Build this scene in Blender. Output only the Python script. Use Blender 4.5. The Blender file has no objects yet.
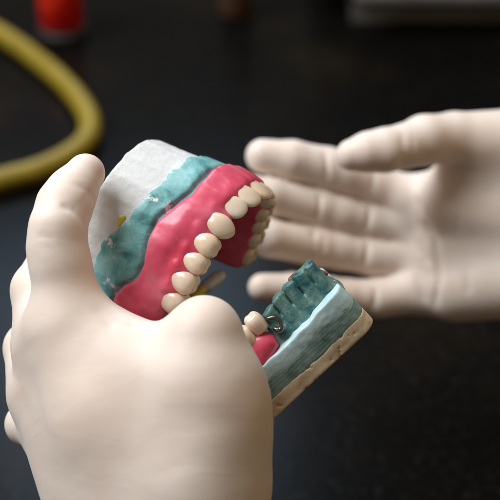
import bpy, math, random
import numpy as np
from mathutils import Vector, Matrix
random.seed(7); rng = np.random.RandomState(5)

# ---------------------------------------------------------------- frame
# working units are centimetres in a tilted frame (X right, Y up, Z towards the viewer), origin at the point in focus
PITCH = math.radians(35.0); DIST = 45.0; WIDTH = 16.0; F_H = 0.18
RX = np.array([1.0, 0, 0]); FW = np.array([0, math.cos(PITCH), -math.sin(PITCH)]); UP = np.array([0, math.sin(PITCH), math.cos(PITCH)])
F0 = np.array([0, 0, F_H])
def wpt(v):
    v = np.asarray(v, float)
    return F0 + (v[..., 0:1]*RX + v[..., 1:2]*UP - v[..., 2:3]*FW)*0.01
def P(px, py, z):
    s = WIDTH/500*(1 - z/DIST)
    return np.array([(px-250)*s, (250-py)*s, z])
CAM = F0 - FW*DIST*0.01
def T(px, py, h=0.0):                      # point at height h (m) above the table
    d = wpt(P(px, py, 0)) - CAM
    t = (h - CAM[2])/d[2]
    return CAM + d*t

# ---------------------------------------------------------------- objects
COL = bpy.context.scene.collection
def tag(o, label=None, cat=None, group=None, kind=None):
    if label: o['label'] = label
    if cat: o['category'] = cat
    if group: o['group'] = group
    if kind: o['kind'] = kind
    return o
def empty(name, loc):
    o = bpy.data.objects.new(name, None); COL.objects.link(o); o.location = Vector(loc); o.empty_display_size = 0.01
    return o
def mesh_obj(name, verts, faces, mat, parent=None, smooth=True, origin=None):
    """verts in world metres; mesh is stored relative to its origin"""
    verts = np.asarray(verts, float)
    def absloc(p):
        l = np.zeros(3)
        while p is not None: l = l + np.array(p.location); p = p.parent
        return l
    base = absloc(parent)
    org = verts.mean(axis=0) if origin is None else np.asarray(origin, float)
    me = bpy.data.meshes.new(name)
    me.from_pydata((verts-org).tolist(), [], [list(f) for f in faces] if not isinstance(faces, np.ndarray) else faces.tolist())
    me.validate(); me.update()
    if smooth: me.polygons.foreach_set('use_smooth', [True]*len(me.polygons))
    me.materials.append(mat)
    o = bpy.data.objects.new(name, me); COL.objects.link(o)
    o.location = Vector(org-base)
    if parent is not None: o.parent = parent
    return o

# ---------------------------------------------------------------- signed distance tools
def smin(a, b, k):
    h = np.clip(0.5+0.5*(b-a)/k, 0, 1)
    return b*(1-h)+a*h - k*h*(1-h)
def smax(a, b, k): return -smin(-a, -b, k)
def cone(p, a, b, ra, rb):
    a = np.asarray(a, np.float32); b = np.asarray(b, np.float32)
    ab = b-a; L = float(ab.dot(ab))+1e-9
    x = p[0]-a[0]; y = p[1]-a[1]; z = p[2]-a[2]
    t = np.clip((x*ab[0]+y*ab[1]+z*ab[2])/L, 0, 1)
    return np.sqrt((x-t*ab[0])**2+(y-t*ab[1])**2+(z-t*ab[2])**2) - (ra+(rb-ra)*t)
def seg(p, a, b): return cone(p, a, b, 0.0, 0.0)
def ball(p, c, r): return np.sqrt((p[0]-c[0])**2+(p[1]-c[1])**2+(p[2]-c[2])**2)-r
def grid(lo, hi, res):
    ax = [np.arange(lo[i], hi[i]+res, res, dtype=np.float32) for i in range(3)]
    return ax, np.meshgrid(*ax, indexing='ij', sparse=True)
def vnoise(x, y, z, seed=0):
    """smooth value noise, period free"""
    xi = np.floor(x).astype(np.int64); yi = np.floor(y).astype(np.int64); zi = np.floor(z).astype(np.int64)
    fx = x-xi; fy = y-yi; fz = z-zi
    fx = fx*fx*(3-2*fx); fy = fy*fy*(3-2*fy); fz = fz*fz*(3-2*fz)
    def hsh(a, b, c):
        n = (a*374761393+b*668265263+c*2147483647+seed*974711) & 0xffffffff
        n = ((n ^ (n >> 13))*1274126177) & 0xffffffff
        return ((n ^ (n >> 16)) & 0xffff)/65535.0
    r = 0
    for dx in (0, 1):
        for dy in (0, 1):
            for dz in (0, 1):
                r = r + hsh(xi+dx, yi+dy, zi+dz)*(fx if dx else 1-fx)*(fy if dy else 1-fy)*(fz if dz else 1-fz)
    return r*2-1
def fbm(x, y, z, seed=0, o=3):
    r = 0; a = 1; s = 0
    for i in range(o):
        r = r + a*vnoise(x*2**i, y*2**i, z*2**i, seed+i); s += a; a *= .5
    return r/s
def nets(F, ax):
    F = np.asarray(F, np.float32); ins = F < 0
    nx, ny, nz = F.shape; sh = (nx-1, ny-1, nz-1)
    cnt = np.zeros(sh, np.float32); acc = np.zeros(sh+(3,), np.float32)
    cs = [(i, j, k) for i in (0, 1) for j in (0, 1) for k in (0, 1)]
    def V(A, c): return A[c[0]:c[0]+sh[0], c[1]:c[1]+sh[1], c[2]:c[2]+sh[2]]
    for c in cs:
        for d in range(3):
            if c[d] == 0:
                e = list(c); e[d] = 1
                a = V(F, c); b = V(F, e)
                m = (a < 0) != (b < 0)
                t = np.where(m, a/np.where(m, a-b, 1), 0)
                cnt += m
                for q in range(3):
                    acc[..., q] += m*(c[q]+(t if q == d else 0))
    act = cnt > 0
    idx = -np.ones(sh, np.int64); idx[act] = np.arange(act.sum())
    I = np.argwhere(act)
    pos = acc[act]/cnt[act][:, None]+I
    res = [float(a[1]-a[0]) for a in ax]
    verts = np.stack([ax[q][0]+pos[:, q]*res[q] for q in range(3)], 1)
    faces = []
    for d in range(3):
        u, v = [(1, 2), (2, 0), (0, 1)][d]
        sl0 = [slice(1, -1)]*3; sl0[d] = slice(0, F.shape[d]-1)
        sl1 = list(sl0); sl1[d] = slice(1, F.shape[d])
        A = ins[tuple(sl0)]; B = ins[tuple(sl1)]
        E = np.argwhere(A != B)
        if len(E) == 0: continue
        fl = A[tuple(E.T)]
        off = np.ones(3, int); off[d] = 0
        E = E+off
        def g(du, dv):
            q = E.copy(); q[:, u] -= du; q[:, v] -= dv
            return idx[q[:, 0], q[:, 1], q[:, 2]]
        f = np.stack([g(1, 1), g(0, 1), g(0, 0), g(1, 0)], 1)
        f[~fl] = f[~fl][:, ::-1]
        faces.append(f)
    faces = np.concatenate(faces); faces = faces[(faces >= 0).all(1)]
    # light relaxation
    e = np.concatenate([faces[:, [0, 1]], faces[:, [1, 2]], faces[:, [2, 3]], faces[:, [3, 0]]])
    e = np.concatenate([e, e[:, ::-1]])
    for _ in range(2):
        s = np.zeros_like(verts); n = np.bincount(e[:, 0], minlength=len(verts)).astype(np.float32)
        for q in range(3): s[:, q] = np.bincount(e[:, 0], weights=verts[e[:, 1], q], minlength=len(verts))
        verts = verts*.5+.5*s/np.maximum(n, 1)[:, None]
    return verts, faces

# ---------------------------------------------------------------- materials
def newmat(name):
    m = bpy.data.materials.new(name); m.use_nodes = True
    nt = m.node_tree; b = nt.nodes['Principled BSDF']
    return m, nt, b
def N(nt, t, **kw):
    n = nt.nodes.new(t)
    for k, v in kw.items():
        if k in n.inputs: n.inputs[k].default_value = v
        else: setattr(n, k, v)
    return n
def ramp(nt, stops, fac=None, interp='LINEAR'):
    r = nt.nodes.new('ShaderNodeValToRGB'); r.color_ramp.interpolation = interp
    el = r.color_ramp.elements
    while len(el) < len(stops): el.new(0.5)
    for e, (p, c) in zip(el, stops):
        e.position = p; e.color = (c[0], c[1], c[2], 1) if len(c) == 3 else c
    if fac is not None: nt.links.new(fac, r.inputs[0])
    return r
def noise(nt, scale, detail=4, rough=.55, dist=0, vec=None):
    n = N(nt, 'ShaderNodeTexNoise'); n.inputs['Scale'].default_value = scale; n.inputs['Detail'].default_value = detail
    n.inputs['Roughness'].default_value = rough; n.inputs['Distortion'].default_value = dist
    if vec is not None: nt.links.new(vec, n.inputs['Vector'])
    return n
def objco(nt): return N(nt, 'ShaderNodeTexCoord').outputs['Object']
def bump(nt, b, h, strength=.3, dist=.001, prev=None):
    n = N(nt, 'ShaderNodeBump'); n.inputs['Strength'].default_value = strength; n.inputs['Distance'].default_value = dist
    nt.links.new(h, n.inputs['Height'])
    if prev is not None: nt.links.new(prev.outputs[0], n.inputs['Normal'])
    nt.links.new(n.outputs[0], b.inputs['Normal'])
    return n
def mix(nt, fac, a, b_):
    m = nt.nodes.new('ShaderNodeMix'); m.data_type = 'RGBA'
    for s, v in ((0, fac), (6, a), (7, b_)):
        if isinstance(v, (int, float)): m.inputs[s].default_value = v
        elif isinstance(v, tuple): m.inputs[s].default_value = (v[0], v[1], v[2], 1)
        else: nt.links.new(v, m.inputs[s])
    return m.outputs[2]
def basic(name, c1, c2, scale, rough, bs=.2, bd=.0005, bscale=None, sss=0, coat=0, metal=0, sssr=(1, .5, .3), ssd=.003):
    m, nt, b = newmat(name); co = objco(nt)
    n = noise(nt, scale, 5, .55, 0, co)
    r = ramp(nt, [(.3, c1), (.7, c2)], n.outputs[0]); nt.links.new(r.outputs[0], b.inputs['Base Color'])
    b.inputs['Roughness'].default_value = rough; b.inputs['Metallic'].default_value = metal
    b.inputs['Subsurface Weight'].default_value = sss; b.inputs['Subsurface Radius'].default_value = sssr; b.inputs['Subsurface Scale'].default_value = ssd
    b.inputs['Coat Weight'].default_value = coat; b.inputs['Coat Roughness'].default_value = .12
    if bs:
        n2 = noise(nt, bscale or scale*3, 5, .6, 0, co); bump(nt, b, n2.outputs[0], bs, bd)
    return m

def glove_mat():
    m, nt, b = newmat('latex_glove'); co = objco(nt)
    n = noise(nt, 28, 3, .5, .6, co)
    r = ramp(nt, [(.3, (.82, .655, .545)), (.7, (.86, .74, .645))], n.outputs[0])
    nt.links.new(r.outputs[0], b.inputs['Base Color'])
    b.inputs['Roughness'].default_value = .54
    b.inputs['Subsurface Weight'].default_value = .4; b.inputs['Subsurface Radius'].default_value = (1, .45, .25); b.inputs['Subsurface Scale'].default_value = .006
    b.inputs['Sheen Weight'].default_value = .15; b.inputs['Sheen Roughness'].default_value = .6
    mp = N(nt, 'ShaderNodeMapping'); nt.links.new(co, mp.inputs[0]); mp.inputs['Scale'].default_value = (1, 2.6, 2.2); mp.inputs['Rotation'].default_value = (.3, .5, .5)
    w = noise(nt, 45, 3, .5, 1.2, mp.outputs[0])
    b1 = bump(nt, b, w.outputs[0], .15, .001)
    g = noise(nt, 900, 3, .5, 0, co); bump(nt, b, g.outputs[0], .12, .0003, b1)
    return m
def plaster_mat():
    m, nt, b = newmat('white_plaster'); co = objco(nt)
    n = noise(nt, 90, 6, .6, .3, co)
    r = ramp(nt, [(.25, (.52, .48, .41)), (.42, (.69, .68, .655)), (.7, (.76, .755, .75))], n.outputs[0])
    nt.links.new(r.outputs[0], b.inputs['Base Color']); b.inputs['Roughness'].default_value = .8
    n2 = noise(nt, 420, 6, .65, 0, co); b1 = bump(nt, b, n2.outputs[0], .5, .0006)
    v = N(nt, 'ShaderNodeTexVoronoi'); v.inputs['Scale'].default_value = 260; nt.links.new(co, v.inputs['Vector'])
    r2 = ramp(nt, [(0, (0, 0, 0)), (.12, (1, 1, 1))], v.outputs[0]); bump(nt, b, r2.outputs[0], .35, .0005, b1)
    return m
def teal_mat():
    m, nt, b = newmat('teal_plaster'); co = objco(nt)
    n = noise(nt, 120, 6, .6, .5, co)
    r = ramp(nt, [(.30, (.04, .18, .17)), (.42, (.13, .37, .37)), (.55, (.23, .50, .50)), (.72, (.38, .63, .63))], n.outputs[0])
    n2 = noise(nt, 260, 6, .7, .2, co)
    n3 = noise(nt, 75, 2, .5, 0, co)
    mm = N(nt, 'ShaderNodeMath', operation='MULTIPLY'); nt.links.new(n2.outputs[0], mm.inputs[0]); nt.links.new(n3.outputs[0], mm.inputs[1])
    f = ramp(nt, [(.35, (0, 0, 0)), (.39, (1, 1, 1))], mm.outputs[0])
    c = mix(nt, f.outputs[0], r.outputs[0], (.78, .80, .80))
    nt.links.new(c, b.inputs['Base Color']); b.inputs['Roughness'].default_value = .5
    bump(nt, b, n2.outputs[0], .45, .0008)
    return m
def ridge_mat():
    m, nt, b = newmat('teal_ridge_stone'); co = objco(nt)
    n = noise(nt, 150, 6, .65, .3, co)
    r = ramp(nt, [(.32, (.012, .05, .055)), (.43, (.045, .15, .16)), (.56, (.13, .25, .215)), (.72, (.24, .38, .34))], n.outputs[0])
    n2 = noise(nt, 330, 6, .7, .3, co); f = ramp(nt, [(.66, (0, 0, 0)), (.72, (.8, .8, .8))], n2.outputs[0])
    c = mix(nt, f.outputs[0], r.outputs[0], (.45, .55, .50)); nt.links.new(c, b.inputs['Base Color'])
    b.inputs['Roughness'].default_value = .24; bump(nt, b, n2.outputs[0], .6, .0008)
    return m
def gum_mat(name='pink_gum_wax'):
    m, nt, b = newmat(name); co = objco(nt)
    n = noise(nt, 80, 4, .5, .2, co)
    r = ramp(nt, [(.3, (.68, .05, .10)), (.5, (.78, .10, .17)), (.7, (.84, .19, .27))], n.outputs[0])
    nt.links.new(r.outputs[0], b.inputs['Base Color'])
    b.inputs['Roughness'].default_value = .36; b.inputs['Coat Weight'].default_value = .15; b.inputs['Coat Roughness'].default_value = .15
    b.inputs['Subsurface Weight'].default_value = .3; b.inputs['Subsurface Radius'].default_value = (1, .25, .3); b.inputs['Subsurface Scale'].default_value = .0035
    n2 = noise(nt, 150, 4, .5, .8, co); b1 = bump(nt, b, n2.outputs[0], .16, .001)
    n3 = noise(nt, 700, 3, .5, 0, co); bump(nt, b, n3.outputs[0], .12, .0004, b1)
    return m
def tooth_mat():
    m, nt, b = newmat('ivory_tooth'); co = objco(nt)
    n = noise(nt, 140, 3, .5, 0, co)
    r = ramp(nt, [(.3, (.82, .60, .42)), (.7, (.90, .76, .61))], n.outputs[0])
    oi = N(nt, 'ShaderNodeObjectInfo'); hs = N(nt, 'ShaderNodeHueSaturation'); mr = N(nt, 'ShaderNodeMapRange'); mr.inputs[3].default_value = .85; mr.inputs[4].default_value = 1.3
    nt.links.new(oi.outputs['Random'], mr.inputs[0]); nt.links.new(mr.outputs[0], hs.inputs['Saturation']); nt.links.new(r.outputs[0], hs.inputs['Color'])
    nt.links.new(hs.outputs[0], b.inputs['Base Color'])
    b.inputs['Roughness'].default_value = .24; b.inputs['Coat Weight'].default_value = .35; b.inputs['Coat Roughness'].default_value = .12
    b.inputs['Subsurface Weight'].default_value = .35; b.inputs['Subsurface Radius'].default_value = (1, .7, .45); b.inputs['Subsurface Scale'].default_value = .003
    n2 = noise(nt, 350, 3, .5, .4, co); bump(nt, b, n2.outputs[0], .18, .0004)
    return m
def swirl_mat(name, cA, cB, period, amp, nsc, rough, d, edge=.25):
    """fine layered lines across direction d, bent by noise"""
    m, nt, b = newmat(name); co = objco(nt)
    dp = N(nt, 'ShaderNodeVectorMath', operation='DOT_PRODUCT'); nt.links.new(co, dp.inputs[0]); dp.inputs[1].default_value = tuple(float(x)*2*math.pi/period for x in d)
    n0 = noise(nt, nsc, 2, .45, .3, co)
    ma = N(nt, 'ShaderNodeMath', operation='MULTIPLY_ADD'); nt.links.new(n0.outputs[0], ma.inputs[0]); ma.inputs[1].default_value = amp; nt.links.new(dp.outputs['Value'], ma.inputs[2])
    si = N(nt, 'ShaderNodeMath', operation='SINE'); nt.links.new(ma.outputs[0], si.inputs[0])
    n = noise(nt, 150, 5, .6, .3, co)
    ad = N(nt, 'ShaderNodeMath', operation='MULTIPLY_ADD'); nt.links.new(si.outputs[0], ad.inputs[0]); ad.inputs[1].default_value = .07; nt.links.new(n.outputs[0], ad.inputs[2])
    r = ramp(nt, [(.28, cA), (.68, cB)], ad.outputs[0])
    n3 = noise(nt, 420, 4, .65, 0, co)
    c = mix(nt, ramp(nt, [(.66, (0, 0, 0)), (.72, (.8, .8, .8))], n3.outputs[0]).outputs[0], r.outputs[0], tuple(x*.45 for x in cA))
    nt.links.new(c, b.inputs['Base Color']); b.inputs['Roughness'].default_value = rough
    bump(nt, b, n3.outputs[0], .2, .0004)
    return m
_u = -.66*RX+.70*UP-.26*FW
M = dict(
    glove=glove_mat(), plaster=plaster_mat(), teal=teal_mat(), gum=gum_mat(), teal_ridge=ridge_mat(), tooth=tooth_mat(),
    metal=basic('clasp_steel', (.16, .15, .14), (.30, .29, .28), 300, .25, .1, metal=1),
    darkmetal=basic('grey_metal', (.55, .55, .56), (.72, .72, .72), 300, .45, .1, metal=.1),
    wax=basic('yellow_wax', (.58, .42, .03), (.74, .58, .08), 200, .4, .3, .0006),
    brown=basic('brown_wax', (.20, .075, .04), (.36, .16, .09), 200, .45, .3, .0006),
    teal_dark=swirl_mat('green_stone', (.075, .15, .135), (.27, .40, .37), .0011, 26, 55, .6, _u),
    teal_light=basic('pale_blue_paint', (.42, .62, .64), (.60, .77, .78), 180, .5, .15, .0004),
    tan=swirl_mat('tan_stone', (.50, .35, .20), (.80, .64, .45), .0028, 20, 50, .65, _u),
    hose=basic('yellow_rubber', (.24, .165, .008), (.32, .225, .012), 60, .45, .15, .0006),
    red=basic('red_plastic', (.72, .012, .008), (.86, .02, .01), 40, .3, 0, coat=.4),
    black=basic('black_plastic', (.008, .007, .006), (.014, .012, .010), 60, .6, 0),
    grey=basic('grey_enamel', (.12, .11, .10), (.17, .16, .15), 20, .6, .1),  # case body colour lightened to make up for its shaded front
    wood=basic('brown_wood', (.075, .035, .015), (.13, .06, .03), 40, .5, .2),
)

# ---------------------------------------------------------------- table
def table_mat():
    m, nt, b = newmat('black_granite'); co = objco(nt)
    v = N(nt, 'ShaderNodeTexVoronoi'); v.inputs['Scale'].default_value = 190; nt.links.new(co, v.inputs['Vector'])
    n = noise(nt, 60, 6, .7, 0, co)
    n2 = noise(nt, 260, 4, .7, 0, co)
    r = ramp(nt, [(.40, (.003, .0025, .002)), (.56, (.006, .0055, .005)), (.66, (.022, .022, .022)), (.76, (.06, .065, .07))], n2.outputs[0])
    big = noise(nt, 6, 3, .5, 0, co)
    r2 = ramp(nt, [(.38, (.003, .003, .003)), (.5, (.005, .004, .003)), (.66, (.022, .014, .007))], big.outputs[0])
    c = mix(nt, ramp(nt, [(.35, (.15, .15, .15)), (.6, (.9, .9, .9))], n.outputs[0]).outputs[0], r2.outputs[0], r.outputs[0])
    nt.links.new(c, b.inputs['Base Color']); b.inputs['Roughness'].default_value = .2
    b.inputs['Specular IOR Level'].default_value = .045
    bump(nt, b, n2.outputs[0], .05, .0005)
    return m
def rbox(name, c, s, mat, parent=None, bev=.004, rotz=0):
    import bmesh
    bm = bmesh.new(); bmesh.ops.create_cube(bm, size=1)
    bmesh.ops.scale(bm, vec=Vector(s), verts=bm.verts)
    bmesh.ops.bevel(bm, geom=bm.edges[:], offset=bev, segments=3, affect='EDGES')
    bmesh.ops.rotate(bm, cent=(0, 0, 0), matrix=Matrix.Rotation(rotz, 3, 'Z'), verts=bm.verts)
    v = np.array([list(x.co) for x in bm.verts])+np.array(c); f = [[q.index for q in fc.verts] for fc in bm.faces]; bm.free()
    return mesh_obj(name, v, f, mat, parent, smooth=False)
def lathe(name, prof, c, mat, parent=None, n=40, closed=False):
    if closed: prof = list(prof)+[prof[0]]
    """prof: list of (r, z) in metres"""
    vs = []; fs = []
    for r, z in prof:
        for i in range(n):
            a = 2*math.pi*i/n; vs.append((c[0]+r*math.cos(a), c[1]+r*math.sin(a), c[2]+z))
    for j in range(len(prof)-1):
        for i in range(n):
            k = (i+1) % n; fs.append((j*n+i, j*n+k, (j+1)*n+k, (j+1)*n+i))
    if not closed: fs.append(tuple(range(n))[::-1]); fs.append(tuple((len(prof)-1)*n+i for i in range(n)))
    o = mesh_obj(name, vs, fs, mat, parent)
    return o
def tube(name, pts, rad, mat, parent=None, n=16, world=True, subdiv=6):
    pts = np.array(pts, float)
    # catmull-rom
    out = []; rr = []
    rad = np.full(len(pts), rad) if np.isscalar(rad) else np.array(rad)
    ext = np.vstack([2*pts[0]-pts[1], pts, 2*pts[-1]-pts[-2]]); re = np.concatenate([[rad[0]], rad, [rad[-1]]])
    for i in range(1, len(ext)-2):
        for k in range(subdiv):
            t = k/subdiv; p0, p1, p2, p3 = ext[i-1:i+3]
            out.append(.5*((2*p1)+(-p0+p2)*t+(2*p0-5*p1+4*p2-p3)*t*t+(-p0+3*p1-3*p2+p3)*t**3)); rr.append(re[i]*(1-t)+re[i+1]*t)
    out.append(pts[-1]); rr.append(rad[-1]); out = np.array(out)
    tn = np.gradient(out, axis=0); tn /= np.linalg.norm(tn, axis=1)[:, None]
    u = np.cross(tn[0], [0.1, .3, 1.0]); u /= np.linalg.norm(u); vs = []; fs = []
    for i, (p, t) in enumerate(zip(out, tn)):
        u = u-t*u.dot(t); u /= np.linalg.norm(u); w = np.cross(t, u)
        for k in range(n):
            a = 2*math.pi*k/n; vs.append(p+rr[i]*(u*math.cos(a)+w*math.sin(a)))
    for i in range(len(out)-1):
        for k in range(n):
            q = (k+1) % n; fs.append((i*n+k, i*n+q, (i+1)*n+q, (i+1)*n+k))
    fs.append(tuple(range(n))[::-1]); fs.append(tuple((len(out)-1)*n+k for k in range(n)))
    vs = np.array(vs)
    return mesh_obj(name, vs if world else wpt(vs), fs, mat, parent)

tb = mesh_obj('table_surface', [(-4, -3, 0), (4, -3, 0), (4, 5, 0), (-4, 5, 0)], [(0, 1, 2, 3)], table_mat(), smooth=False, origin=(0, 0, 0))
tag(tb, 'black speckled granite worktop out of focus under the hands', 'worktop', kind='structure')

HR = .0067
hp = [T(-75, 15, HR), T(-30, 20, HR), T(0, 34, HR), T(35, 58, HR), T(68, 87, HR), T(88, 115, HR), T(88, 138, HR), T(68, 156, HR), T(38, 170, HR), T(5, 179, HR), T(-30, 188, HR), T(-80, 205, HR)]
h = tube('rubber_hose', hp, HR, M['hose'], n=24)
tag(h, 'blurred yellow rubber hose looping across the dark worktop', 'hose')

c = T(63, 36, .0); rc = empty('red_container', c)
tag(rc, 'bright red cylindrical container with black foot at back left of worktop', 'container')
lathe('body', [(.001, .008), (.013, .008), (.0152, .010), (.0152, .06), (.013, .063), (.001, .063)], c, M['red'], rc)
lathe('foot', [(.001, 0), (.0165, 0), (.0175, .002), (.0175, .006), (.016, .0078), (.001, .0078)], c, M['black'], rc)

c = T(236, 14, .0); k = empty('brown_bottle', c)
tag(k, 'small brown bottle standing blurred at the top of the worktop', 'bottle')
lathe('body', [(.001, 0), (.010, 0), (.0115, .003), (.0115, .05), (.006, .062), (.006, .068), (.001, .068)], c, M['wood'], k)
lathe('cap', [(.001, .0683), (.0075, .0683), (.0078, .07), (.0075, .082), (.001, .082)], c, M['black'], k)

c = T(400, 40, 0); k = empty('grey_case', (c[0], c[1]+.06, 0))
tag(k, 'grey metal case lying in the blurred back right of worktop', 'case')
rbox('case_body', (c[0]+.035, c[1]+.10, .03), (.19, .20, .06), M['grey'], k, .028)
rbox('lid', (c[0]+.035, c[1]+.10, .0672), (.18, .19, .012), basic('grey_enamel_dimmed', (.045, .042, .04), (.07, .066, .062), 20, .7, .1), k, .004)  # lid colour darkened to offset the light on its top

# ---------------------------------------------------------------- upper dental model
OU = P(263, 204, -1.2)
near = np.array([-.42, -.26, .86]); near /= np.linalg.norm(near)
aa = np.array([.31, .80, .50]); aa -= near*aa.dot(near); aa /= np.linalg.norm(aa)
oo = np.cross(near, aa); 
if oo[0] < 0: oo = -oo
hh = -oo
def U2C(v): v = np.asarray(v); return OU + v[..., 0:1]*near + v[..., 1:2]*aa + v[..., 2:3]*hh
flipU = np.linalg.det(np.stack([near, aa, hh])) < 0
half = [(.0, .02), (.42, -.02), (1.10, -.22), (1.74, -.70), (2.12, -1.27), (2.38, -1.86), (2.58, -2.52), (2.68, -3.26), (2.72, -4.4)]
arch = [(-x, y) for x, y in half[::-1][:-1]] + half
arch = np.array(arch)
def poly_dist(l, a):
    d = None
    for (x0, y0), (x1, y1) in zip(arch[:-1], arch[1:]):
        ex, ey = x1-x0, y1-y0; t = np.clip(((l-x0)*ex+(a-y0)*ey)/(ex*ex+ey*ey), 0, 1)
        q = np.sqrt((l-x0-t*ex)**2+(a-y0-t*ey)**2); d = q if d is None else smin(d, q, .05)
    return d
def poly_in(l, a):
    ins = np.zeros(np.broadcast(l, a).shape, bool)
    pts = np.vstack([arch, arch[:1]])
    # open posterior end extended far back
    pts = np.vstack([[arch[0][0], -9], arch, [arch[-1][0], -9], [arch[0][0], -9]])
    for (x0, y0), (x1, y1) in zip(pts[:-1], pts[1:]):
        if y0 == y1: continue
        c_ = ((y0 > a) != (y1 > a)) & (l < (x1-x0)*(a-y0)/(y1-y0)+x0); ins ^= c_
    return ins
def sstep(x, a, b): t = np.clip((x-a)/(b-a), 0, 1); return t*t*(3-2*t)
ax, (L_, A_, H_) = grid((-4, -5.7, -.3), (4, 1.4, 5.0), .05)
sh = np.broadcast_shapes(L_.shape, A_.shape, H_.shape)
As = A_ + .12*np.maximum(0, H_-1.1)*sstep(A_, -5, 0)   # the front leans back towards the base
Ls = L_*(1+.03*np.maximum(0, H_-1.5))
dA = poly_dist(Ls, As); IN = poly_in(Ls, As); dI = np.where(IN, -dA, dA)
dI = np.where(dI < 0, np.maximum(dI, -3), dI)
hb = np.interp(A_, [-6, -4.6, -4.1, -3.6, -3.2, -2.6, -1.9, -1.2, -.7, -.2, .4], [2.4, 2.45, 2.5, 2.32, 2.08, 2.02, 2.18, 2.25, 2.05, 1.85, 1.9]).astype(np.float32) + .05*np.sin(L_*2.3+A_*3)
ht = np.interp(A_, [-6, -4.6, -3.4, -2.4, -1.6, -.9, -.3, .4], [3.75, 3.75, 3.75, 3.55, 3.2, 3.05, 2.95, 3.0]).astype(np.float32)
full = lambda x: np.broadcast_to(x, sh)
Lf, Af, Hf = full(L_), full(A_), full(H_)
nz1 = fbm(Lf*2.2, Af*2.2, Hf*2.2, 3); nz2 = fbm(Lf*7, Af*7, Hf*7, 11, 2)
# gum: flange round the arch plus the palate vault
R = .40+.17*sstep(H_, .7, 1.7)+.05*np.sin(H_*2.5+A_*2)
flange = smax(smax(dA-R, .74-.16*sstep(-L_, .6, 1.8)-H_, .25), H_-hb, .16)
dep = np.maximum(0, -dI)
vault = .95+1.35*(1-np.exp(-(dep/.65)**1.5))
pal = smax(smax(dI+.05, vault-H_, .12), H_-hb-.1, .12); pal = smax(pal, -3.3-.12*L_-A_, .2)
gum = smin(flange, pal, .25)
p = (Lf, Af, Hf)
mid = [(.0, -.0), (.78, -.1), (1.44, -.43), (1.96, -.98), (2.27, -1.56), (2.5, -2.18), (2.65, -2.88)]
for x, y in mid:
    for s in ((-1, 1) if x else (1,)):
        if s < 0 and y < -1: continue
        gum = smin(gum, cone(p, (s*x*1.06, y+.07, .44), (s*x*1.07, y+.05, .95), .15, .36), .13)
teeth_at = []
for i, (x, y) in enumerate(half[1:8]):
    for s in (-1, 1):
        teeth_at.append((i, s, x, y))
        nx, ny = x/3.2, (y+2.6)/3.0; n_ = math.hypot(nx, ny); nx, ny = nx/n_, ny/n_
        gum = smin(gum, cone(p, (s*(x+.12*nx), y+.12*ny, .85), (s*(x+.30*nx), y+.30*ny-.25, 1.75), .17, .12), .30)
gum = smax(gum, H_-hb-.03, .14)
gum = smax(gum, -4.45-.26*L_-A_, .3)+nz1*.03
plast = smax(smax(dI-.29, (hb-.35)-H_, .1), H_-4.74, .07)
plast = smax(plast, -5.3-A_, .2) + nz1*.03+nz2*.010
plast = smax(plast, np.where(dI < -.1, vault+.12, hb-.35)-H_, .1)
teal = smax(dI-.42-.05*nz1, (hb-.30)-H_, .16)
teal = smax(teal, H_-(ht+.20*nz1+.09*nz2), .06)
teal = smax(teal, -5.33-A_, .15)
groove = np.exp(-((H_-hb-.03)/.11)**2); plast = plast+.24*np.exp(-((H_-hb-.03)/.2)**2); teal = smax(teal, np.where(dI < -.15, vault+.12, hb-.4)-H_, .1); teal = teal+.17*groove+nz2*.012

def upmesh(name, F, mat, parent):
    v, f = nets(np.array(full(F)), ax)
    if flipU: f = f[:, ::-1]
    return mesh_obj(name, wpt(U2C(v)), f, mat, parent)
UM = empty('upper_dental_model', wpt(U2C(np.array([0, -2.5, 4.0]))))
tag(UM, 'white plaster upper jaw model with teal band, pink gum and full row of teeth', 'dental model')
upmesh('plaster_base', plast, M['plaster'], UM)
upmesh('teal_layer', teal, M['teal'], UM)
gumo = upmesh('gum', gum, M['gum'], UM)

def tooth_mesh(kind, w, D, Lh):
    """x along the arch, y outwards, z from tip (0) to neck (Lh)"""
    m, n = 22, 28; vs = []; fs = []
    for j in range(m+1):
        ph = j/m
        t = math.sin(ph*math.pi/2)**1.0 if True else ph      # 0 neck .. 1 tip, denser at tip
        if kind == 'inc':
            wx = w/2*(.82+.23*math.sin(min(1, t*1.15)*math.pi/2)); dy = D/2*(1-.55*t); e = 5.0
        elif kind == 'can':
            wx = w/2*(.82+.24*math.sin(t*math.pi*.62)); dy = D/2*(1-.25*t); e = 2.6
        else:
            wx = w/2*(.88+.17*math.sin(t*math.pi*.6)); dy = D/2*(.86+.16*math.sin(t*math.pi*.7)); e = 4.2
        k = max(0, 1-t**e)**(1/ (2.2 if kind != 'can' else 1.9))
        for i in range(n):
            a = 2*math.pi*i/n; c_, s_ = math.cos(a), math.sin(a); ex = 2/2.5
            x = math.copysign(abs(c_)**ex, c_)*wx*k; y = math.copysign(abs(s_)**ex, s_)*dy*k
            if kind == 'inc': y += (D/2-dy)*.35-.10*t*t
            if kind == 'can': y += .05*math.sin(t*math.pi)-.03*t
            z = Lh*(1-t)
            if kind == 'mol':
                g = t**5
                z += g*(.13*math.exp(-(y/.12)**2)+.05*math.exp(-(x/.10)**2))
                z -= 0
            vs.append((x, y, z))
    for j in range(m):
        for i in range(n):
            q = (i+1) % n; fs.append((j*n+i, j*n+q, (j+1)*n+q, (j+1)*n+i))
    fs.append(tuple(range(n))[::-1])
    return np.array(vs), fs
tk = [('inc', .95, .62, 1.05), ('inc', .82, .62, .98), ('can', .84, .78, .96), ('mol', .80, .86, .92), ('mol', .76, .88, .90), ('mol', .84, .95, .86), ('mol', .88, .95, .82)]
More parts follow.
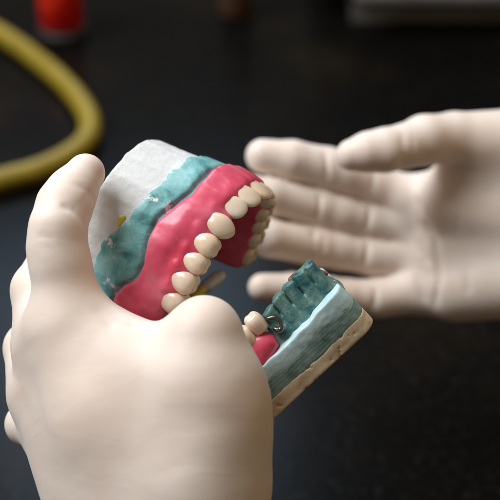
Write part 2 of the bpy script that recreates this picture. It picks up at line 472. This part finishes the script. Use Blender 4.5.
for i, s, x, y in sorted(teeth_at):
    kind, w, D, Lh = tk[i]
    v, f = tooth_mesh(kind, w, D, Lh)
    pr = np.array(half[i] if i else (-.42, -.02)); nx_ = np.array(half[i+2]); tg = nx_-pr; tg = tg/np.linalg.norm(tg); nr = np.array([-tg[1], tg[0]])
    if nr.dot([x, y+3]) < 0: nr = -nr
    tilt = .10
    r_ = random.Random(i*2+(s > 0)); rz = r_.uniform(-.07, .07)
    loc = np.zeros_like(v)
    vx = v[:, 0]*math.cos(rz)-v[:, 1]*math.sin(rz); vy = v[:, 0]*math.sin(rz)+v[:, 1]*math.cos(rz)
    vy = vy+tilt*(1-v[:, 2]/Lh)*(.8 if kind == 'inc' else .3)-.06*(v[:, 2]/Lh)**3
    loc[:, 0] = s*(x+tg[0]*vx+nr[0]*(vy+.10)); loc[:, 1] = y+tg[1]*vx+nr[1]*(vy+.10); loc[:, 2] = v[:, 2]+[.0, .06, -.06, .04, .06, .1, .14][i]
    if s < 0 and i > 1: loc[:, 2] += .18
    fl = (s < 0) != flipU
    o = mesh_obj('tooth', wpt(U2C(loc)), [q[::-1] for q in f] if fl else f, M['tooth'], gumo)
wd = U2C(np.array([[3.1, -3.1, 3.7]]))[0]
axw, gw = grid((-.5, -.5, -.4), (.5, .5, .4), .035)
Fw = smin(cone(gw, (-.10, -.16, 0), (.10, .14, 0), .07, .12), ball(gw, (-.02, .1, .02), .12), .08)
v, f = nets(np.array(Fw), axw)
mesh_obj('wax_drip', wpt(v*.8+P(121, 221, float(wd[2])+.05)), f, M['wax'], UM)

# ---------------------------------------------------------------- lower dental model
OL = P(268, 425, .2)
e1 = np.array([.73, .68, .02]); e1 /= np.linalg.norm(e1)
uu = np.array([-.66, .70, .26]); uu -= e1*uu.dot(e1); uu /= np.linalg.norm(uu)
nn = np.cross(e1, uu)
def L2C(v): v = np.asarray(v); return OL + v[..., 0:1]*e1 + v[..., 1:2]*uu + v[..., 2:3]*nn
axl, (S_, V_, N_) = grid((-2.2, -.3, -4.6), (5.0, 3.2, .35), .037)
shl = np.broadcast_shapes(S_.shape, V_.shape, N_.shape)
Sf, Vf, Nf = [np.broadcast_to(q, shl) for q in (S_, V_, N_)]
n1 = fbm(Sf*2.5, Vf*2.5, Nf*2.5, 21); n2 = fbm(Sf*8, Vf*8, Nf*8, 31, 2)
pl_ = (Sf, Vf, Nf)
def slab(off, nf, s1=4.55):
    cx, cz = 1.3, -1.75; bx, bz = s1-1.3+off, 1.75+off
    qx = np.abs(S_-cx)-bx+.55; qz = np.abs(N_-cz)-bz+.55
    return np.sqrt(np.maximum(qx, 0)**2+np.maximum(qz, 0)**2)+np.minimum(np.maximum(qx, qz), 0)-.55+nf
tw1 = .54+.03*np.sin(S_*1.7)+.03*n1; tw2 = 1.10+.10*np.sin(S_*2.1+.6)+.10*n1+.035*n2; tw3 = 1.58+.07*np.sin(S_*1.3+2)+.06*n1
pits = .05*sstep(fbm(Sf*6, Vf*6, Nf*6, 77, 2), .48, .6)
tanF = smax(smax(slab(0, .003*n1, 4.75), -V_, .03), V_-tw1, .04)+.002*n2+pits
darkF = smax(smax(slab(-.004, .004*n1, 4.75), tw1-.06-V_, .04), V_-tw2, .05)+.012*n2
lightF = smax(smax(slab(-.008, .006*n1, 4.745)+.10*np.maximum(0, V_-1.3), tw2-.08-V_, .04), V_-tw3, .05)+.008*n2
# arch ridge: near side then round the right hand end
rc_ = [(-1.8, -1.0), (1.0, -.95), (2.2, -.92), (3.6, -.92), (4.25, -1.05), (4.3, -1.5)]
dr = None
for (x0, y0), (x1, y1) in zip(rc_[:-1], rc_[1:]):
    ex, ey = x1-x0, y1-y0; t = np.clip(((S_-x0)*ex+(N_-y0)*ey)/(ex*ex+ey*ey), 0, 1)
    q = np.sqrt((S_-x0-t*ex)**2+(N_-y0-t*ey)**2); dr = q if dr is None else smin(dr, q, .1)
topv_ = np.interp(S_, [-3, .4, 2.0, 2.15, 2.5, 4.4, 4.8], [1.8, 1.8, 1.85, 2.35, 2.62, 2.74, 2.6]).astype(np.float32)
flute = .24*np.abs(np.sin((S_-.12*V_)*math.pi/.52))**.6*(1-.85*sstep(V_-topv_, -.22, -.08))
wallw = .17+.10*sstep(V_-topv_, -.22, -.08)+.42*np.clip((2.7-V_)/1.3, 0, 1)**1.2
topv = np.interp(S_, [-3, .4, 2.0, 2.15, 2.5, 4.4, 4.8], [1.8, 1.8, 1.85, 2.35, 2.62, 2.74, 2.6]).astype(np.float32) + .03*np.sign(np.sin(S_*math.pi/.52))
ridge = smax(smax(dr-wallw+.08, V_-np.minimum(topv_, 2.12), .1), 1.2-V_, .05)+.02*n1
for k_, (si, wi, tp, nf_) in enumerate([(2.46, .23, 2.56, -.84), (2.95, .235, 2.66, -.88), (3.45, .225, 2.70, -.90), (3.93, .235, 2.74, -.92), (4.38, .20, 2.71, -1.0)]):
    vv = np.clip((tp-V_)/.8, 0, 1)
    ss = S_-si-.05*(V_-2.2)
    bx_ = np.abs(ss)-wi*(1.0-.06*vv); bn_ = np.abs(N_-nf_+.05)-(.10+.24*vv**1.2+.13*(1-(ss/wi)**2))
    st = smax(smax(bx_, bn_, .06), smax(V_-tp-.04*np.sin(ss*9+k_), 1.7-V_, .05), .04)
    ridge = smin(ridge, st, .045)
back = smax(smax(np.abs(N_+1.07)-.15, np.abs(S_-3.4)-1.2, .05), smax(V_-(2.47+.14*(S_-2.3)), 1.6-V_, .04), .05)
ridge = smin(ridge, back, .06)
ridge = ridge+.008*n2
dip = ball(pl_, (2.42, 2.15, -.40), .30)
ridge = smax(ridge, -dip, .10)
shelf = smax(smax(slab(-.30, .04*n1)+.6*np.maximum(0, V_-1.4), 1.2-V_, .05), V_-1.74+.1*n1, .15)
arF = smin(ridge, shelf, .22)
LM = empty('lower_dental_model', wpt(L2C(np.array([1.5, 0, -1.7]))))
tag(LM, 'lower jaw model with teal tooth ridge, wire clasp and tan layered base', 'dental model')
def lomesh(name, F, mat):
    v, f = nets(np.array(np.broadcast_to(F, shl)), axl)
    if np.linalg.det(np.stack([e1, uu, nn])) < 0: f = f[:, ::-1]
    return mesh_obj(name, wpt(L2C(v)), f, mat, LM)
lomesh('stone_base', tanF, M['tan']); lomesh('green_layer', darkF, M['teal_dark']); lomesh('pale_blue_layer', lightF, M['teal_light'])
ar = lomesh('tooth_ridge', arF, M['teal_ridge'])
sad = smax(smin(cone(pl_, (-1.5, 1.75, -.7), (1.55, 1.95, -.62), .5, .42), cone(pl_, (1.2, 1.6, -.5), (1.8, 1.8, -.5), .42, .34), .25), S_-2.12, .15)+.03*n1
gl = lomesh('gum_saddle', sad, M['gum'])
for (sx, vx, nx, w) in ((1.93, 2.34, -.62, .62), (1.40, 2.24, -.60, .60), (.75, 2.1, -.65, .8)):
    v, f = tooth_mesh('mol', w, .74, .70)
    loc = np.stack([sx+v[:, 0], vx+.64-v[:, 2], nx+v[:, 1]], 1)
    mesh_obj('tooth', wpt(L2C(loc)), [q[::-1] for q in f], M['tooth'], gl)
cp = [(2.24, 2.46, -.62), (2.32, 2.46, -.46), (2.44, 2.40, -.40), (2.53, 2.28, -.36), (2.55, 2.14, -.34), (2.48, 2.00, -.32), (2.38, 1.95, -.34), (2.30, 1.99, -.38), (2.26, 2.08, -.44)]
tube('wire_clasp', L2C(np.array(cp)), [.05, .065, .07, .065, .065, .08, .11, .12, .07], M['metal'], LM, n=12, world=False)
lw = smin(cone(pl_, (3.7, 2.60, -1.3), (4.35, 2.52, -1.35), .13, .15), cone(pl_, (4.35, 2.5, -1.3), (4.66, 1.95, -1.25), .11, .07), .1)+.03*n1+.02*n2
lomesh('brown_wax_edge', lw, M['brown'])

# ---------------------------------------------------------------- hands
def hand(name, palm, chains, creases, lo, hi, res, label, kp=.9, kf=.5, kc=.22, kfs=None):
    ax, g = grid(lo, hi, res)
    body = None
    for a, b, ra, rb in palm:
        d = cone(g, a, b, ra, rb); body = d if body is None else smin(body, d, kp)
    tot = body
    for ci, ch in enumerate(chains):
        cd = None
        for (a, ra), (b, rb) in zip(ch[:-1], ch[1:]):
            d = cone(g, a, b, ra, rb); cd = d if cd is None else smin(cd, d, kc)
        tot = np.minimum(tot, smin(body, cd, kfs[ci] if kfs else kf))
    # smooth the seams between fused finger surfaces a little
    for pts, w, depth in creases:
        q = None
        for a, b in zip(pts[:-1], pts[1:]):
            d = seg(g, a, b); q = d if q is None else np.minimum(q, d)
        tot = tot+depth*np.exp(-(q/w)**2)
    x, y, z = [np.broadcast_to(q, tot.shape) for q in g]
    tot = tot+.03*fbm(x*.7, y*.7, z*.7, 5, 2)
    v, f = nets(tot, ax)
    o = mesh_obj(name, wpt(v), f, M['glove'])
    tag(o, label, 'gloved hand', 'gloved hands of one person')
    return o
# left hand
palmL = [
    (P(62, 330, .9), P(100, 400, 1.2), 1.08, 1.5),
    (P(120, 395, 1.5), P(208, 430, 2.3), 1.45, 1.45),
    (P(115, 430, 1.3), P(195, 500, 1.9), 1.75, 1.85),
    (P(74, 328, .6), P(128, 450, .6), 1.12, 1.9),
    (P(128, 450, .6), P(140, 620, 1.0), 1.9, 2.3),
    (P(55, 345, -.2), P(110, 470, .2), 1.05, 1.7),
    (P(45, 385, -.6), P(115, 500, 0), 1.0, 1.75),
    (P(52, 425, -.9), P(125, 540, .1), .85, 1.8),
    (P(112, 345, 1.1), P(192, 380, 2.3), 1.05, 1.38),
    (P(216, 402, 2.2), P(202, 480, 1.9), 1.52, 1.85),
    (P(196, 480, 1.9), P(178, 620, 1.2), 1.9, 2.3),
    (P(150, 440, 1.2), P(165, 600, 1.2), 1.9, 2.3),
    (P(155, 600, 1.1), P(150, 760, 2.5), 2.6, 2.9),
]
chL = [
    [(P(72, 325, .8), 1.14), (P(60, 262, .9), .95), (P(57, 246, .9), .91), (P(58, 228, .9), .87), (P(65, 205, .5), .86), (P(72, 192, .2), .78), (P(86, 173, -.3), .64)],
    [(P(48, 345, -.2), 1.08), (P(40, 290, -1.1), .93), (P(60, 250, -3.4), .85), (P(110, 230, -6.2), .75), (P(160, 225, -6.8), .7)],
    [(P(38, 395, -.8), 1.0), (P(30, 348, -2.2), .86), (P(70, 300, -5.2), .8), (P(130, 290, -6.6), .7)],
    [(P(46, 430, -1.2), .85), (P(27, 424, -2.3), .70), (P(70, 385, -4.6), .68), (P(120, 350, -5.4), .62)],
    [(P(212, 420, 2.2), 1.48), (P(208, 375, 2.4), 1.30), (P(204, 334, 2.4), 1.17)],
]
crL = [
    ([P(96, 262, 1.9), P(112, 300, 1.9), P(135, 330, 2.1), P(160, 345, 2.4)], .09, .06),
    ([P(90, 290, 2.0), P(104, 318, 2.1), P(122, 342, 2.2)], .08, .05),
    ([P(40, 236, 1.7), P(58, 240, 2.0), P(76, 238, 1.8)], .09, .035), ([P(40, 246, 1.7), P(58, 250, 2.0), P(78, 246, 1.8)], .08, .03),
    ([P(64, 207, 1.5), P(78, 213, 1.45), P(92, 231, 1.1)], .08, .13), ([P(74, 203, 1.4), P(86, 212, 1.2), P(94, 222, .9)], .06, .05), ([P(72, 182, 1.2), P(88, 190, .9), P(98, 204, .5)], .07, .06),
    ([P(248, 382, 3.0), P(270, 386, 2.2)], .07, .05), ([P(250, 394, 3.0), P(272, 399, 2.2)], .07, .05), ([P(252, 408, 3.0), P(274, 414, 2.2)], .08, .05), ([P(150, 484, 3.4), P(175, 468, 3.9), P(195, 462, 3.9)], .22, .03),
    ([P(225, 420, 3.4), P(250, 440, 3.0), P(268, 450, 2.4)], .14, .05), ([P(222, 450, 3.4), P(250, 468, 3.0), P(268, 474, 2.4)], .14, .05),
    ([P(60, 330, 2.0), P(95, 400, 2.2), P(130, 480, 2.8)], .5, -.05), ([P(45, 360, 1.0), P(85, 430, 1.6), P(120, 500, 2.4)], .45, -.05),

    ([P(108, 306, 1.7), P(122, 326, 1.9), P(150, 345, 2.2)], .22, .05),
    ([P(100, 312, 1.9), P(118, 338, 2.1), P(145, 356, 2.3)], .20, .04),
    ([P(100, 184, .4), P(90, 196, 1.0), P(78, 212, 1.6)], .09, .17),
]
hand('gloved_hand', palmL, chL, crL, (-9.5, -17.2, -8.2), (1.6, 4.2, 6.0), .085,
     'pale latex gloved hand gripping the two jaw models, seen from its back', kp=1.1, kfs=[.5, .55, .5, .5, .9])
# right hand
Z = -13.0
def Q(px, py, dz=0): return P(px, py, Z+dz)
palmR = [
    (Q(408, 200, -.6), Q(560, 190, .2), 1.05, 1.7),
    (Q(412, 228, -.8), Q(560, 220, 0), 1.0, 1.7),
    (Q(414, 258, -.8), Q(560, 240, 0), .98, 1.7),
    (Q(425, 286, -.4), Q(540, 272, .3), 1.12, 1.75),
    (Q(455, 290, 0), Q(520, 280, .6), 1.3, 1.5),
    (Q(462, 178, .5), Q(560, 190, .8), 1.2, 1.9),
    (Q(446, 208, .35), Q(560, 222, .7), 1.25, 1.9),
    (Q(440, 250, -.2), Q(560, 245, .4), 1.15, 1.8),
    (Q(560, 215, .4), Q(700, 225, 1.0), 2.5, 2.7),
]
chR = [
    [(Q(263, 156, .6), .71), (Q(292, 160, .5), .80), (Q(328, 168, .1), .84), (Q(345, 173, 0), .80), (Q(374, 184, -.4), .84), (Q(410, 200, -.6), .95)],
    [(Q(236, 188, 1.0), .66), (Q(270, 197, .8), .76), (Q(318, 208, .0), .83), (Q(340, 214, -.2), .80), (Q(372, 221, -.6), .82), (Q(412, 230, -.8), .92)],
    [(Q(238, 228, 1.4), .66), (Q(268, 238, 1.1), .77), (Q(316, 247, .1), .84), (Q(338, 250, -.2), .81), (Q(370, 256, -.6), .82), (Q(412, 260, -.8), .92)],
    [(Q(262, 287, 1.4), .57), (Q(292, 288, 1.1), .62), (Q(328, 293, .3), .69), (Q(345, 295, .1), .66), (Q(378, 298, -.3), .80), (Q(425, 290, -.5), 1.0)],
    [(Q(352, 155, 3.2), .62), (Q(368, 152, 3.2), .76), (Q(386, 150, 3.1), .86), (Q(404, 146, 2.8), .86), (Q(424, 140, 2.4), .98), (Q(455, 138, 1.8), 1.02), (Q(520, 148, 1.0), 1.68)],
]
def cr(pts, w, d): return ([Q(*p) for p in pts], w, d)
crR = [
    cr([(396, 180, .6), (420, 205, .8), (436, 240, .9), (440, 280, 1.0), (434, 312, .9)], .12, .13),
    cr([(384, 205, .5), (398, 232, .5), (412, 268, .6), (424, 300, .7)], .10, .14), cr([(405, 190, .6), (416, 218, .7), (428, 232, .8)], .09, .14), cr([(450, 200, 1.5), (462, 240, 1.5), (468, 290, 1.5)], .12, .08),
    cr([(300, 150, 1.2), (300, 182, 1.2)], .07, .05), cr([(402, 126, 3.6), (404, 150, 3.9), (402, 172, 3.4)], .10, .08), cr([(412, 124, 3.6), (414, 150, 3.7), (410, 172, 3.4)], .08, .06),
    cr([(385, 215, .3), (410, 232, .4), (430, 262, .6)], .13, .15),
    cr([(440, 165, 1.8), (470, 172, 2.2), (490, 190, 2.3)], .20, .10),
    cr([(325, 152, .9), (328, 186, .9)], .09, .15), cr([(374, 168, .5), (372, 200, .5)], .12, .07),
    cr([(320, 192, .8), (317, 228, .8)], .09, .16), cr([(370, 205, .2), (366, 238, .3)], .09, .15),
    cr([(314, 228, .9), (310, 266, .9)], .09, .17), cr([(324, 229, .9), (321, 266, .9)], .10, .07), cr([(368, 240, .2), (364, 274, .3)], .09, .15),
    cr([(330, 278, 1.0), (328, 312, 1.0)], .09, .15), cr([(376, 280, .5), (374, 316, .5)], .09, .15),
]
hand('gloved_hand', palmR, chR, crR, (-2.0, -6.2, -17.2), (20.2, 6.2, -8.2), .09,
     'open latex gloved hand with palm up and fingers spread, blurred at right', kp=.6, kfs=[.28, .28, .28, .35, .9], kc=.2)

# small instrument seen between the two models
g0 = P(186, 305, -3.0); g1 = P(203, 289, -3.6); g2 = P(222, 274, -4.4)
M['grip'] = basic('yellow_grip', (.70, .55, .06), (.80, .66, .12), 200, .3, .1)
it = empty('hand_instrument', wpt(g0))
tag(it, 'small instrument with yellow grip and grey metal end between the two jaw models', 'instrument')
tube('grip', [g0, g0*.5+g1*.5, g1], [.16, .18, .17], M['grip'], it, world=False)
tube('metal_end', [g1, g1*.8+g2*.2, g1*.3+g2*.7, g2], [.14, .24, .25, .17], M['darkmetal'], it, world=False)

# ---------------------------------------------------------------- camera, light
cam = bpy.data.cameras.new('camera'); co = bpy.data.objects.new('camera', cam); COL.objects.link(co)
co.location = Vector(CAM); co.rotation_euler = (math.pi/2-PITCH, 0, 0)
cam.sensor_width = 36; cam.lens = 36*DIST/WIDTH; cam.clip_start = .02; cam.clip_end = 50
cam.dof.use_dof = True; cam.dof.focus_distance = DIST*.01; cam.dof.aperture_fstop = 10.0
bpy.context.scene.camera = co
def area(name, loc, target, size, power, col, sy=None):
    l = bpy.data.lights.new(name, 'AREA'); l.energy = power; l.color = col; l.size = size
    if sy: l.shape = 'RECTANGLE'; l.size_y = sy
    o = bpy.data.objects.new(name, l); COL.objects.link(o); o.location = loc
    o.rotation_euler = (Vector(target)-Vector(loc)).to_track_quat('-Z', 'Y').to_euler()
    return o
area('window_light', (-.66, .16, 1.08), (0, 0, .18), .6, 18, (.90, .95, 1.0), .8)
area('added_rim_light', (-.22, 1.43, 1.12), (0, 0, .15), .5, 8, (.55, .75, 1.0), .5)  # added light for a rim and a bluish reflection on the worktop
area('ceiling_lamp', (-.05, .85, 1.4), (0.05, .1, .15), .5, 3.0, (1.0, .95, .88), .4)
area('warm_bounce_fill', (.8, -.05, .32), (0, 0, .18), .3, .45, (1.0, .62, .18))  # added fill, stands in for yellow light bounced from the right
w = bpy.data.worlds.new('World'); bpy.context.scene.world = w; w.use_nodes = True
w.node_tree.nodes['Background'].inputs[0].default_value = (1.0, .84, .64, 1); w.node_tree.nodes['Background'].inputs[1].default_value = .17
sc = bpy.context.scene
sc.view_settings.view_transform = 'Standard'; sc.view_settings.look = 'None'; sc.view_settings.exposure = 0; sc.view_settings.gamma = 1
sc.cycles.use_denoising = True
